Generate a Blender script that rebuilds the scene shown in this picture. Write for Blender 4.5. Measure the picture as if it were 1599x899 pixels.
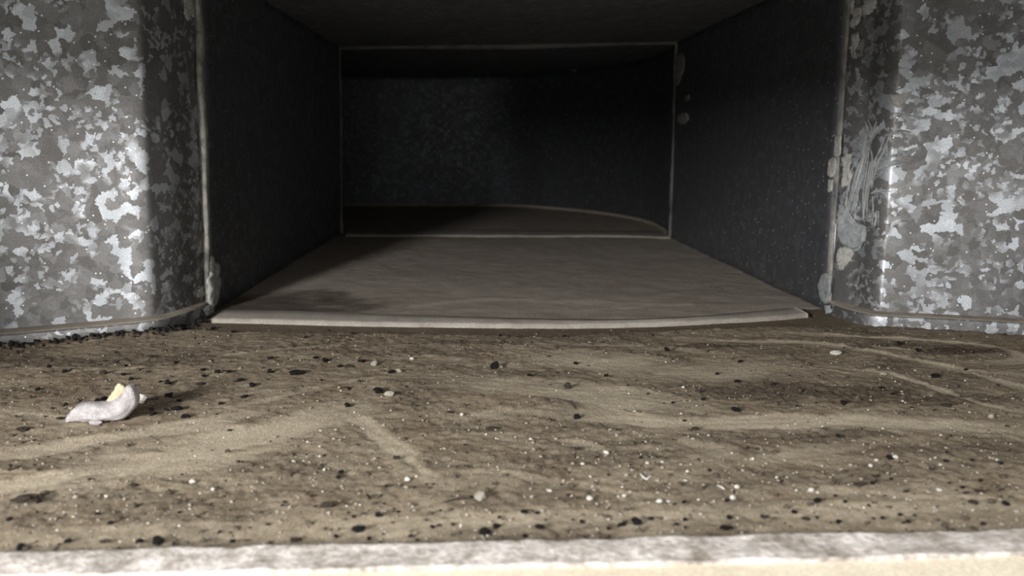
import bpy, math, random
import numpy as np

for o in list(bpy.data.objects):
    bpy.data.objects.remove(o, do_unlink=True)
S = bpy.context.scene
COL = S.collection
random.seed(7)

# ------------------------------------------------------------------ camera
H = 0.175                       # camera height above the duct floor
FPX = 1300.0
TH = math.atan(228.5 / FPX)
PS = math.atan(53.5 * math.cos(TH) / FPX)
CAM = np.array([0.0, 0.0, H])
FW = np.array([math.sin(PS) * math.cos(TH), math.cos(PS) * math.cos(TH), -math.sin(TH)])
UP = np.array([math.sin(PS) * math.sin(TH), math.cos(PS) * math.sin(TH), math.cos(TH)])
RT = np.array([math.cos(PS), -math.sin(PS), 0.0])
cd = bpy.data.cameras.new('camera')
cam = bpy.data.objects.new('camera', cd)
COL.objects.link(cam)
cam.location = CAM
cam.rotation_euler = (math.pi / 2 - TH, 0, -PS)
cd.sensor_width = 36
cd.lens = FPX / 1599 * 36
cd.clip_start = 0.01
cd.dof.use_dof = True
cd.dof.focus_distance = 0.66
cd.dof.aperture_fstop = 9.0
S.camera = cam

# ------------------------------------------------------------------ light
w = bpy.data.worlds.new('room')
S.world = w
w.use_nodes = True
w.node_tree.nodes['Background'].inputs[0].default_value = (0.95, 0.98, 1.0, 1)
w.node_tree.nodes['Background'].inputs[1].default_value = 1.65


def area(name, loc, target, size, energy, color, sy=None):
    l = bpy.data.lights.new(name, 'AREA')
    l.energy = energy
    l.size = size
    l.color = color
    if sy:
        l.shape = 'RECTANGLE'
        l.size_y = sy
    o = bpy.data.objects.new(name, l)
    COL.objects.link(o)
    o.location = loc
    d = np.array(target) - np.array(loc)
    from mathutils import Vector
    o.rotation_euler = Vector(d).to_track_quat('-Z', 'Y').to_euler()
    return o


area('work_lamp', (-0.60, -0.36, 0.31), (0.0, 0.8, 0.12), 0.15, 17.0, (0.97, 0.98, 1.0))
S.view_settings.view_transform = 'Standard'
S.view_settings.look = 'None'
S.view_settings.exposure = 0.18
S.view_settings.gamma = 1.0
S.view_settings.use_curve_mapping = False


# ------------------------------------------------------------------ helpers
def ray(px, py):
    d = FW + RT * (px - 799.5) / FPX - UP * (py - 449.5) / FPX
    return d


def P(px, py, z=0.0):
    d = ray(px, py)
    t = (z - H) / d[2]
    return CAM + d * t


def lattice(seed, n=256):
    return np.random.RandomState(seed).rand(n, n)


_L = {}


def vnoise(x, y, seed=0):
    if seed not in _L:
        _L[seed] = lattice(seed)
    L = _L[seed]
    xi = np.floor(x).astype(int)
    yi = np.floor(y).astype(int)
    fx = x - xi
    fy = y - yi
    fx = fx * fx * (3 - 2 * fx)
    fy = fy * fy * (3 - 2 * fy)
    a = L[xi & 255, yi & 255]
    b = L[(xi + 1) & 255, yi & 255]
    c = L[xi & 255, (yi + 1) & 255]
    d = L[(xi + 1) & 255, (yi + 1) & 255]
    return (a * (1 - fx) + b * fx) * (1 - fy) + (c * (1 - fx) + d * fx) * fy


def fbm(x, y, seed=0, oct=4, gain=0.5):
    s = 0
    amp = 1
    tot = 0
    for k in range(oct):
        s = s + amp * vnoise(x * 2 ** k + 17.3 * k, y * 2 ** k + 9.1 * k, seed + k)
        tot += amp
        amp *= gain
    return s / tot


def sstep(a, b, x):
    t = np.clip((x - a) / (b - a), 0, 1)
    return t * t * (3 - 2 * t)


def link(name, me, mats=None, parent=None):
    o = bpy.data.objects.new(name, me)
    COL.objects.link(o)
    if mats is not None:
        for m in (mats if isinstance(mats, (list, tuple)) else [mats]):
            me.materials.append(m)
    if parent is not None:
        o.parent = parent
    return o


def mesh(name, v, f, uv=None, smooth=True, mi=None):
    me = bpy.data.meshes.new(name)
    me.from_pydata([tuple(map(float, p)) for p in v], [], [tuple(map(int, q)) for q in f])
    if smooth:
        me.polygons.foreach_set('use_smooth', [True] * len(me.polygons))
    if mi is not None:
        me.polygons.foreach_set('material_index', mi)
    if uv is not None:
        ul = me.uv_layers.new(name='UVMap')
        idx = np.empty(len(me.loops), dtype=np.int32)
        me.loops.foreach_get('vertex_index', idx)
        ul.data.foreach_set('uv', np.asarray(uv, dtype=np.float32)[idx].ravel())
    me.update()
    return me


def grid_faces(nu, nv, flip=False):
    # vertices index i*nv + j, i along u, j along v
    i, j = np.meshgrid(np.arange(nu - 1), np.arange(nv - 1), indexing='ij')
    a = (i * nv + j).ravel()
    q = np.stack([a, a + nv, a + nv + 1, a + 1], 1)
    return q[:, ::-1] if flip else q


def gmesh(name, V, nu, nv, flip=False, uv=None):
    """fast big grid mesh"""
    F = grid_faces(nu, nv, flip).astype(np.int32)
    me = bpy.data.meshes.new(name)
    me.vertices.add(len(V))
    me.vertices.foreach_set('co', np.asarray(V, dtype=np.float32).ravel())
    me.loops.add(F.size)
    me.loops.foreach_set('vertex_index', F.ravel())
    me.polygons.add(len(F))
    me.polygons.foreach_set('loop_start', np.arange(0, F.size, 4, dtype=np.int32))
    me.polygons.foreach_set('use_smooth', np.ones(len(F), dtype=bool))
    if uv is not None:
        ul = me.uv_layers.new(name='UVMap')
        ul.data.foreach_set('uv', np.asarray(uv, dtype=np.float32)[F.ravel()].ravel())
    me.update(calc_edges=True)
    me.validate()
    return me


def structure(o, label=None):
    o['kind'] = 'structure'
    if label:
        o['label'] = label
    return o


def tag(o, label, cat, group=None, kind=None):
    o['label'] = label
    o['category'] = cat
    if group:
        o['group'] = group
    if kind:
        o['kind'] = kind
    return o


def solid(o, t):
    m = o.modifiers.new('sheet', 'SOLIDIFY')
    m.thickness = t
    m.offset = -1


def resample(pts, n, smooth=True):
    pts = np.asarray(pts, float)
    if smooth and len(pts) > 2:
        out = []
        p = np.vstack([2 * pts[0] - pts[1], pts, 2 * pts[-1] - pts[-2]])
        for k in range(1, len(p) - 2):
            for t in np.linspace(0, 1, 12, endpoint=False):
                a, b, c, d = p[k - 1], p[k], p[k + 1], p[k + 2]
                out.append(0.5 * ((2 * b) + (c - a) * t + (2 * a - 5 * b + 4 * c - d) * t * t + (3 * b - a - 3 * c + d) * t ** 3))
        out.append(pts[-1])
        pts = np.array(out)
    s = np.r_[0, np.cumsum(np.linalg.norm(np.diff(pts, axis=0), axis=1))]
    u = np.linspace(0, s[-1], n)
    return np.stack([np.interp(u, s, pts[:, k]) for k in range(pts.shape[1])], 1)


# ------------------------------------------------------------------ materials
def new_mat(name):
    m = bpy.data.materials.new(name)
    m.use_nodes = True
    nt = m.node_tree
    b = nt.nodes['Principled BSDF']
    return m, nt, b


def N(nt, t, **kw):
    n = nt.nodes.new(t)
    for k, v in kw.items():
        setattr(n, k, v)
    return n


def ramp(nt, stops, interp='LINEAR'):
    r = N(nt, 'ShaderNodeValToRGB')
    r.color_ramp.interpolation = interp
    e = r.color_ramp.elements
    while len(e) > 1:
        e.remove(e[-1])
    e[0].position = stops[0][0]
    e[0].color = (*stops[0][1], 1)
    for p, c in stops[1:]:
        k = e.new(p)
        k.color = (*c, 1)
    return r


def mixc(nt, fac, a, b, blend='MIX'):
    m = N(nt, 'ShaderNodeMix', data_type='RGBA', blend_type=blend)
    for s, v in ((m.inputs[0], fac), (m.inputs[6], a), (m.inputs[7], b)):
        if isinstance(v, (int, float)):
            s.default_value = v
        elif isinstance(v, tuple):
            s.default_value = (*v, 1)
        else:
            nt.links.new(v, s)
    return m.outputs[2]


def noise(nt, vec, scale, detail=3, rough=0.55):
    n = N(nt, 'ShaderNodeTexNoise')
    n.inputs['Scale'].default_value = scale
    n.inputs['Detail'].default_value = detail
    n.inputs['Roughness'].default_value = rough
    if vec is not None:
        nt.links.new(vec, n.inputs['Vector'])
    return n


def galvanised(name, bright=1.0, spangle=108.0, rough=0.60, dirt=0.35, metallic=1.0, calm=0.0):
    m, nt, b = new_mat(name)
    L = nt.links.new
    uv = N(nt, 'ShaderNodeUVMap').outputs[0]
    # jagged flake edges: two scales of coordinate distortion
    v = uv
    for sc, amp in ((110, 0.0105), (380, 0.0048)):
        n = noise(nt, uv, sc, 2)
        sub = N(nt, 'ShaderNodeVectorMath', operation='SUBTRACT')
        L(n.outputs['Color'], sub.inputs[0])
        sub.inputs[1].default_value = (0.5, 0.5, 0.5)
        ma = N(nt, 'ShaderNodeVectorMath', operation='MULTIPLY_ADD')
        L(sub.outputs[0], ma.inputs[0])
        ma.inputs[1].default_value = (amp, amp, 0)
        L(v, ma.inputs[2])
        v = ma.outputs[0]
    vo = N(nt, 'ShaderNodeTexVoronoi', voronoi_dimensions='2D', distance='MANHATTAN')
    vo.inputs['Scale'].default_value = spangle
    L(v, vo.inputs['Vector'])
    vs = N(nt, 'ShaderNodeTexVoronoi', voronoi_dimensions='2D')
    vs.inputs['Scale'].default_value = spangle * 2.3
    L(v, vs.inputs['Vector'])
    s1 = N(nt, 'ShaderNodeSeparateColor')
    L(vo.outputs['Color'], s1.inputs[0])
    s2 = N(nt, 'ShaderNodeSeparateColor')
    L(vs.outputs['Color'], s2.inputs[0])
    k = bright
    r1 = ramp(nt, [(0.0, (.20 * k, .19 * k, .18 * k)), (0.35, (.245 * k, .235 * k, .225 * k)), (0.69, (.28 * k, .27 * k, .26 * k)),
                   (0.71, (.52 * k, .535 * k, .55 * k)), (1.0, (.74 * k, .76 * k, .78 * k))])
    L(s1.outputs[0], r1.inputs[0])
    r2 = ramp(nt, [(0.0, (.20 * k, .19 * k, .18 * k)), (0.72, (.27 * k, .26 * k, .25 * k)), (0.75, (.55 * k, .56 * k, .575 * k)), (1, (.75 * k, .77 * k, .8 * k))])
    L(s2.outputs[1], r2.inputs[0])
    n0 = noise(nt, uv, 24, 2)
    rm = ramp(nt, [(0.47, (.08, .08, .08)), (0.56, (.85, .85, .85))])
    L(n0.outputs['Fac'], rm.inputs[0])
    c = mixc(nt, rm.outputs[0], r1.outputs[0], r2.outputs[0])
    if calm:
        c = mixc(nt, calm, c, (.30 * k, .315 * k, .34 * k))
    # brownish dust film
    n1 = noise(nt, uv, 9, 6, 0.65)
    rd = ramp(nt, [(0.38, (0, 0, 0)), (0.72, (1, 1, 1))])
    L(n1.outputs['Fac'], rd.inputs[0])
    fm = N(nt, 'ShaderNodeMath', operation='MULTIPLY')
    L(rd.outputs[0], fm.inputs[0])
    fm.inputs[1].default_value = dirt
    c = mixc(nt, fm.outputs[0], c, (.19 * k, .168 * k, .145 * k))
    # fine grain
    n2 = noise(nt, uv, 900, 3, 0.7)
    rg = ramp(nt, [(0.3, (.72, .72, .72)), (0.7, (1.25, 1.25, 1.25))])
    L(n2.outputs['Fac'], rg.inputs[0])
    c = mixc(nt, 1.0, c, rg.outputs[0], 'MULTIPLY')
    # pale dust specks
    vd = N(nt, 'ShaderNodeTexVoronoi', voronoi_dimensions='2D')
    vd.inputs['Scale'].default_value = 95
    L(uv, vd.inputs['Vector'])
    lt = N(nt, 'ShaderNodeMath', operation='LESS_THAN')
    L(vd.outputs['Distance'], lt.inputs[0])
    lt.inputs[1].default_value = 0.07
    sd = N(nt, 'ShaderNodeSeparateColor')
    L(vd.outputs['Color'], sd.inputs[0])
    gt = N(nt, 'ShaderNodeMath', operation='GREATER_THAN')
    L(sd.outputs[2], gt.inputs[0])
    gt.inputs[1].default_value = 0.72
    mu = N(nt, 'ShaderNodeMath', operation='MULTIPLY')
    L(lt.outputs[0], mu.inputs[0])
    L(gt.outputs[0], mu.inputs[1])
    c = mixc(nt, mu.outputs[0], c, (.8, .8, .76))
    L(c, b.inputs['Base Color'])
    mt = N(nt, 'ShaderNodeMath', operation='MULTIPLY_ADD')
    L(fm.outputs[0], mt.inputs[0])
    mt.inputs[1].default_value = -0.3
    mt.inputs[2].default_value = metallic
    L(mt.outputs[0], b.inputs['Metallic'])
    rr = ramp(nt, [(0, (rough + .1,) * 3), (1, (rough - .06,) * 3)])
    L(s1.outputs[0], rr.inputs[0])
    L(rr.outputs[0], b.inputs['Roughness'])
    bp = N(nt, 'ShaderNodeBump')
    bp.inputs['Strength'].default_value = 0.12
    bp.inputs['Distance'].default_value = 0.002
    L(n2.outputs['Fac'], bp.inputs['Height'])
    L(bp.outputs[0], b.inputs['Normal'])
    return m


def dusty(name, c1, c2, scale=60, bump=0.3, spec=0.15, fine=700):
    m, nt, b = new_mat(name)
    L = nt.links.new
    tc = N(nt, 'ShaderNodeTexCoord').outputs['Object']
    n = noise(nt, tc, scale, 6, 0.65)
    r = ramp(nt, [(0.32, c1), (0.68, c2)])
    L(n.outputs['Fac'], r.inputs[0])
    n2 = noise(nt, tc, fine, 3, 0.7)
    rg = ramp(nt, [(0.3, (.75,) * 3), (0.7, (1.2,) * 3)])
    L(n2.outputs['Fac'], rg.inputs[0])
    L(mixc(nt, 1.0, r.outputs[0], rg.outputs[0], 'MULTIPLY'), b.inputs['Base Color'])
    b.inputs['Roughness'].default_value = 0.9
    b.inputs['Specular IOR Level'].default_value = spec
    bp = N(nt, 'ShaderNodeBump')
    bp.inputs['Strength'].default_value = bump
    bp.inputs['Distance'].default_value = 0.001
    L(n2.outputs['Fac'], bp.inputs['Height'])
    L(bp.outputs[0], b.inputs['Normal'])
    return m


def floor_material(name='dust_carpet', tint=None):
    m, nt, b = new_mat(name)
    L = nt.links.new
    tc = N(nt, 'ShaderNodeTexCoord').outputs['Object']
    st = N(nt, 'ShaderNodeAttribute', attribute_name='streak').outputs['Fac']
    tn = N(nt, 'ShaderNodeAttribute', attribute_name='tone').outputs['Fac']
    mp = N(nt, 'ShaderNodeMapping')
    mp.inputs['Scale'].default_value = (0.75, 1, 1)
    L(tc, mp.inputs[0])
    n1 = noise(nt, mp.outputs[0], 42, 7, 0.72)
    r1 = ramp(nt, [(0.28, (.165, .130, .090)), (0.48, (.255, .208, .150)), (0.70, (.35, .295, .218))])
    L(n1.outputs['Fac'], r1.inputs[0])
    n2 = noise(nt, mp.outputs[0], 30, 6, 0.6)
    r2 = ramp(nt, [(0.3, (.45, .385, .29)), (0.7, (.54, .465, .355))])
    L(n2.outputs['Fac'], r2.inputs[0])
    c = mixc(nt, st, r1.outputs[0], r2.outputs[0])
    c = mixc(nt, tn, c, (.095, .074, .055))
    n3 = noise(nt, tc, 620, 4, 0.75)
    r3 = ramp(nt, [(0.28, (.62, .62, .62)), (0.5, (1, 1, 1)), (0.72, (1.3, 1.28, 1.25))])
    L(n3.outputs['Fac'], r3.inputs[0])
    c = mixc(nt, 1.0, c, r3.outputs[0], 'MULTIPLY')
    c = mixc(nt, 1.0, c, (1.03, 1.0, .955), 'MULTIPLY')
    # warm bounce light painted in as red-brown patches here and there
    n4 = noise(nt, tc, 14, 4)
    r4 = ramp(nt, [(0.55, (0, 0, 0)), (0.75, (.3, .3, .3))])
    L(n4.outputs['Fac'], r4.inputs[0])
    c = mixc(nt, r4.outputs[0], c, (.25, .155, .09))
    if tint:
        c = mixc(nt, 1.0, c, tint, 'MULTIPLY')
    L(c, b.inputs['Base Color'])
    b.inputs['Roughness'].default_value = 0.95
    b.inputs['Specular IOR Level'].default_value = 0.12
    bp = N(nt, 'ShaderNodeBump')
    bp.inputs['Strength'].default_value = 0.8
    bp.inputs['Distance'].default_value = 0.0015
    L(n3.outputs['Fac'], bp.inputs['Height'])
    L(bp.outputs[0], b.inputs['Normal'])
    return m


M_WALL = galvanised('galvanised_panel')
M_INNER = galvanised('galvanised_shaded', bright=0.36, dirt=0.35, rough=0.5, metallic=0.6, calm=0.72)  # same zinc darkened and calmed, the branch's shade put into its colour
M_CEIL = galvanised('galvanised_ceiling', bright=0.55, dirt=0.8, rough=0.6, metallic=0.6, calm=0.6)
M_SEAM2 = dusty('old_sealant', (.10, .095, .09), (.34, .32, .285), 55)
M_DIM = dusty('dim_seam_dust', (.09, .09, .085), (.24, .23, .20), 30)
M_LEDGE = dusty('ledge_dust', (.24, .20, .155), (.36, .31, .25), 50)
M_SILL = dusty('sill_dust', (.27, .235, .195), (.37, .33, .28), 40, 0.2)
M_SEAM = dusty('seam_dust', (.11, .105, .09), (.36, .335, .285), 70, 0.6)
M_SEAL = dusty('dried_sealant', (.30, .285, .255), (.46, .44, .40), 110, 0.4)
M_SEAL2 = dusty('thin_sealant', (.19, .195, .195), (.34, .345, .34), 140, 0.4)
M_FLOOR = floor_material()
M_FLOOR_B = floor_material('branch_dust', (1.0, 1.04, 1.2))  # same floor dust, the cooler light in the branch put into its tint
M_BLACK = dusty('black_dirt', (.010, .009, .009), (.035, .030, .027), 500, 1.0)
M_BROWN = dusty('brown_dirt', (.055, .042, .032), (.12, .095, .07), 400, 1.0)
M_BEIGE = dusty('beige_grit', (.30, .26, .20), (.48, .43, .35), 400, 0.6)
M_WHITE = dusty('white_grit', (.46, .43, .37), (.66, .62, .55), 300, 0.4)
M_MORTAR = dusty('white_mortar', (.30, .272, .262), (.46, .425, .41), 160, 0.5)
M_CORE = dusty('cream_core', (.46, .36, .23), (.58, .48, .32), 200, 0.4)
M_FRONT = dusty('rough_pale_ledge', (.27, .225, .18), (.76, .69, .63), 75, 1.0, fine=300)
M_CREAM = dusty('cream_ledge', (.62, .52, .38), (.74, .65, .50), 16, 0.2)

# ------------------------------------------------------------------ plan of the duct
SL = P(330, 486)[:2]
SR = P(1290, 485)[:2]
BL = P(533, 363)[:2]
BR = P(1047, 370)[:2]
CEIL = 2 * H
LEAN_L = 0.026
LEAN_R = 0.0
YF = P(800, 846, 0.006)[1]      # inner edge of the access opening
ZT = H + 0.372 * H              # top of the access opening
XL, XR = -0.47, 0.47            # sides of the access opening


def off(plan, d):
    """offset a plan polyline to its left by d (per point)"""
    t = np.gradient(plan, axis=0)
    t /= np.linalg.norm(t, axis=1)[:, None]
    n = np.stack([-t[:, 1], t[:, 0]], 1)
    return plan + n * np.asarray(d).reshape(-1, 1)


# line where the flange at the foot of the flared panels meets the floor
foot_l = [P(x, y)[:2] for x, y in ((0, 541), (100, 531.5), (180, 524), (230, 519.2), (256, 515.3), (274, 510), (294, 503.2), (312, 495), (328, 486))]
d0 = foot_l[0] - foot_l[1]
foot_l = [foot_l[0] + d0 / np.linalg.norm(d0) * 0.55, foot_l[0] + d0 / np.linalg.norm(d0) * 0.2] + foot_l
foot_r = [P(x, y)[:2] for x, y in ((1290, 485), (1308, 492.5), (1335, 501), (1362, 506.8), (1388, 509), (1450, 512), (1520, 516), (1599, 520.5))]
d1 = foot_r[-1] - foot_r[-2]
foot_r = foot_r + [foot_r[-1] + d1 / np.linalg.norm(d1) * 0.2, foot_r[-1] + d1 / np.linalg.norm(d1) * 0.55]
FL = resample(foot_l, 160)
FR = resample(foot_r, 160)
sl = np.r_[0, np.cumsum(np.linalg.norm(np.diff(FL, axis=0), axis=1))]
sr = np.r_[0, np.cumsum(np.linalg.norm(np.diff(FR, axis=0), axis=1))]
WL = off(FL, np.interp(sl[-1] - sl, [0, 0.03, 0.12, 0.3], [0.005, 0.008, 0.018, 0.020]))
WR = off(FR, np.interp(sr, [0, 0.03, 0.12, 0.3], [0.004, 0.014, 0.014, 0.016]))


def wall(name, plan, z0, z1, mat, lean=0.0, rows=24, uo=0.0, dent=0.0012, seed=3, flip=False):
    plan = np.asarray(plan)
    n = len(plan)
    s = np.r_[0, np.cumsum(np.linalg.norm(np.diff(plan, axis=0), axis=1))]
    zz = np.linspace(z0, z1, rows)
    U, Z = np.meshgrid(s, zz, indexing='ij')
    t = np.gradient(plan, axis=0)
    t /= np.linalg.norm(t, axis=1)[:, None]
    nn = np.stack([-t[:, 1], t[:, 0]], 1)
    dd = dent * (fbm(U * 9 + seed, Z * 9, seed, 2) - 0.5) * 2
    X = plan[:, 0][:, None] + nn[:, 0][:, None] * dd + lean * Z
    Y = plan[:, 1][:, None] + nn[:, 1][:, None] * dd
    V = np.stack([X, Y, Z], -1).reshape(-1, 3)
    uv = np.stack([U + uo, Z], -1).reshape(-1, 2)
    me = gmesh(name, V, n, rows, flip=flip, uv=uv)
    o = link(name, me, mat)
    structure(o)
    solid(o, 0.0025)
    return o


wl = wall('wall_left', WL, -0.004, CEIL + .002, M_WALL, LEAN_L)
wl['label'] = 'flared galvanised panel left of the branch mouth, bright spangled zinc'
wr = wall('wall_right', WR, -0.004, CEIL + .002, M_WALL, LEAN_R, uo=3.1)
wr['label'] = 'flared galvanised panel right of the branch mouth, sealant smeared on its edge'
IL = resample([SL + [-0.001, 0.004], BL], 40, False)
IR = resample([BR, SR + [0.001, 0.004]], 40, False)
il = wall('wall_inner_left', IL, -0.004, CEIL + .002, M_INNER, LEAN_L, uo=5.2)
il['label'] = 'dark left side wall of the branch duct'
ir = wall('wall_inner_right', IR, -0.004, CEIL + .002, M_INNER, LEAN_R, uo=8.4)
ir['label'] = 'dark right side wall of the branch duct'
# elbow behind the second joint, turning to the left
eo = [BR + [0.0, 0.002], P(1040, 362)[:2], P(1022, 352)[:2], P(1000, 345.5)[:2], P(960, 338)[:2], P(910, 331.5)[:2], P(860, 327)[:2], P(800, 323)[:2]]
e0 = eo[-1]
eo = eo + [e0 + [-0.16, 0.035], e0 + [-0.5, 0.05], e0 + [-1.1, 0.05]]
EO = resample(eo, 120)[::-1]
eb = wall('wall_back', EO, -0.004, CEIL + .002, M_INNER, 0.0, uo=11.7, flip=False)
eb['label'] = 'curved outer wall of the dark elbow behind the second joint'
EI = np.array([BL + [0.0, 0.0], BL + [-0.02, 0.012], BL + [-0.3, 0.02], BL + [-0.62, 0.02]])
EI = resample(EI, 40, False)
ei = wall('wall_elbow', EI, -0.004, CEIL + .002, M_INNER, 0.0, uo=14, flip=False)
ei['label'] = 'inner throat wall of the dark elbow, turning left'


def box_bm(v, f, x0, x1, y0, y1, z0, z1):
    b = len(v)
    v += [(x0, y0, z0), (x1, y0, z0), (x1, y1, z0), (x0, y1, z0), (x0, y0, z1), (x1, y0, z1), (x1, y1, z1), (x0, y1, z1)]
    f += [(b, b + 3, b + 2, b + 1), (b + 4, b + 5, b + 6, b + 7), (b, b + 1, b + 5, b + 4), (b + 1, b + 2, b + 6, b + 5), (b + 2, b + 3, b + 7, b + 6), (b + 3, b, b + 4, b + 7)]


def slab(name, boxes, mat):
    v, f = [], []
    for b in boxes:
        box_bm(v, f, *b)
    uv = [(p[0] + p[1] * .37, p[2] + p[1]) for p in v]
    o = link(name, mesh(name, v, f, uv, smooth=False), mat)
    return structure(o)


DX0, DX1 = FL[0][0] - 0.01, FR[-1][0] + 0.01
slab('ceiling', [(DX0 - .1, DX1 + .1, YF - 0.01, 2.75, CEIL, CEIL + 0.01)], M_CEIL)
slab('wall_front', [(DX0, DX1, YF - .022, YF - .019, ZT, CEIL), (DX0, XL, YF - .022, YF - .019, -.004, ZT), (XR, DX1, YF - .022, YF - .019, -.004, ZT)], M_CEIL)
slab('wall_end_left', [(DX0 - .003, DX0, YF - .02, 0.9, -.004, CEIL)], M_CEIL)
slab('wall_end_right', [(DX1, DX1 + .003, YF - .02, 0.9, -.004, CEIL)], M_CEIL)
slab('wall_elbow_end', [(BL[0] - .62, BL[0] - .617, BL[1], e0[1] + .06, -.004, CEIL)], M_CEIL)


# flange at the foot of each flared panel: galvanised face, dusty top
def flange(name, foot, back, hgt, parent, mat_face, seed):
    n = len(foot)
    foot = off(foot, 0.0)
    V, UV = [], []
    s = np.r_[0, np.cumsum(np.linalg.norm(np.diff(foot, axis=0), axis=1))]
    for i in range(n):
        wob = 0.0012 * (vnoise(np.array([s[i] * 30.]), np.array([seed + .5]), 5)[0] - .5)
        f = foot[i]
        b = back[i] + (back[i] - f) * 0.1
        hh = hgt + wob
        prof = [(f, -0.003), (f, hh * .45), (f, hh * .85), (f + (b - f) * .05, hh), (f + (b - f) * .4, hh + .0008), (b, hh + .002)]
        for p, z in prof:
            V.append((p[0], p[1], z))
            UV.append((s[i] + seed * 2.3, z))
    F = grid_faces(n, 6)
    mi = [1 if (k % 5) >= 3 else 0 for k in range(len(F))]
    o = link(name, mesh(name, V, F, UV, mi=mi), [mat_face, M_LEDGE], parent)
    return o


flange('base_flange', FL, WL, 0.0100, wl, M_WALL, 1)
flange('base_flange', FR, WR, 0.0095, wr, M_WALL, 2)


# standing seams
def seam(name, xy, lean, wdt, dep, label, z1=CEIL, seed=1, mat=None, cut=None):
    rows = 90
    V, F, UV = [], [], []
    for k in range(rows):
        z = -0.002 + (z1 + .002) * k / (rows - 1)
        a = vnoise(np.array([z * 60.]), np.array([seed + .3]), 8)[0]
        b = vnoise(np.array([z * 25.]), np.array([seed + 4.3]), 9)[0]
        ww = wdt * (0.75 + 0.5 * a)
        x = xy[0] + lean * z + (b - .5) * wdt * .5
        y = xy[1]
        for dx, dy in ((-.5, 0.004), (-.5, -dep * .6), (-.25, -dep), (.25, -dep), (.5, -dep * .6), (.5, 0.004)):
            V.append((x + dx * ww, y + dy, z))
            UV.append((dx, z))
    F = list(grid_faces(rows, 6, True))
    F.append((0, 1, 2, 3, 4, 5))
    F.append(tuple(range((rows - 1) * 6 + 5, (rows - 1) * 6 - 1, -1)))
    o = link(name, mesh(name, V, F, UV), mat or M_SEAM)
    structure(o, label)
    return o


s_l = seam('trim_1', SL + [-0.002, 0.0], LEAN_L, 0.0058, 0.004, 'dusty standing seam left of the branch mouth', seed=1)
s_r = seam('trim_2', SR + [0.003, 0.002], LEAN_R, 0.0034, 0.003, 'dusty standing seam right of the branch mouth', seed=12, mat=M_SEAM2)
s_bl = seam('trim_3', BL + [-0.001, 0.0], LEAN_L, 0.0062, 0.003, 'dim seam of the second joint, left side', seed=21, mat=M_DIM)
s_br = seam('trim_4', BR + [0.0, 0.0], LEAN_R, 0.0060, 0.003, 'dim seam of the second joint, right side', seed=33, mat=M_DIM)


def sill(name, front, back, z_f, z_b, label, mat, n=160, seed=1):
    fr = resample([P(x, y) for x, y in front], n)
    bk = resample([P(x, y, z_b) for x, y in back], n)
    V = []
    for i in range(n):
        w1 = 0.0012 * (vnoise(np.array([i * .35]), np.array([seed + .5]), 5)[0] - .5)
        f, b = fr[i], bk[i]
        d = b - f
        d[2] = 0
        prof = [(f, -.002), (f + d * .02, z_f * .7 + w1), (f + d * .14, z_f + w1), (f + d * .5, (z_f + z_b) / 2), (f + d * .95, z_b), (f + d * 1.0, z_b - .0006), (f + d * 1.02, -.002)]
        for p, z in prof:
            V.append((p[0], p[1] + (w1 if z < .002 else 0), z))
    F = list(grid_faces(n, 7, False))
    F.append(tuple(range(6, -1, -1)))
    F.append(tuple((n - 1) * 7 + k for k in range(7)))
    o = link(name, mesh(name, V, F), mat)
    structure(o, label)
    return o


sill('trim_5', [(330, 501), (420, 503), (560, 506.5), (700, 508.5), (830, 510), (960, 509), (1080, 505), (1190, 499), (1262, 493)],
     [(352, 483.5), (440, 484), (560, 488), (700, 492.5), (830, 496.5), (930, 498), (1030, 496), (1130, 489.5), (1240, 479.5)],
     0.0028, 0.005, 'dusty sagging sill strip across the branch mouth', M_SILL)
sill('trim_6', [(540, 368), (700, 368.5), (850, 369), (960, 369), (1047, 372)],
     [(548, 357), (700, 357.5), (850, 359), (960, 360), (1040, 361)],
     0.002, 0.004, 'pale dusty floor strip at the second joint', M_SILL, 60, 5)
# seam across the ceiling at the second joint
v, f = [], []
nn = 60
for i in range(nn):
    t = i / (nn - 1)
    x = (BL[0] + LEAN_L * CEIL) * (1 - t) + BR[0] * t
    y = BL[1] * (1 - t) + BR[1] * t - .002
    zw = CEIL - .0032 - .0022 * math.sin(t * math.pi) + .0012 * math.sin(t * 9)
    for dy, dz in ((0, .006), (0, -.0012), (.003, -.0012), (.003, .006)):
        v.append((x, y + dy, zw + dz))
F = list(grid_faces(nn, 4, True))
o = link('trim_7', mesh('trim_7', v, F), M_DIM)
structure(o, 'thin dusty seam across the ceiling at the second joint')
# dusty bead along the foot of the elbow wall
v = []
EB = off(resample(eo, 120), 0.003)
for i, p in enumerate(EB):
    t = EB[min(i + 1, len(EB) - 1)] - EB[max(i - 1, 0)]
    t = t / np.linalg.norm(t)
    nrm = np.array([-t[1], t[0]])
    for a in range(6):
        r = 0.0045
        c, s_ = math.cos(a / 6 * 2 * math.pi), math.sin(a / 6 * 2 * math.pi)
        v.append((p[0] + nrm[0] * r * c, p[1] + nrm[1] * r * c, 0.004 + r * s_))
me = mesh('trim_8', v, [tuple(q) for q in grid_faces(120, 6)] + [(i * 6 + 5, (i + 1) * 6 + 5, (i + 1) * 6, i * 6) for i in range(119)])
o = link('trim_8', me, M_LEDGE)
structure(o, 'dusty bead at the foot of the elbow wall')


# ------------------------------------------------------------------ floors
def axis(lo, hi, dlo, dhi, step, coarse):
    a = np.arange(dlo, dhi, step)
    return np.r_[np.arange(lo, dlo, coarse), a, np.arange(dhi, hi, coarse), hi]


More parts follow.
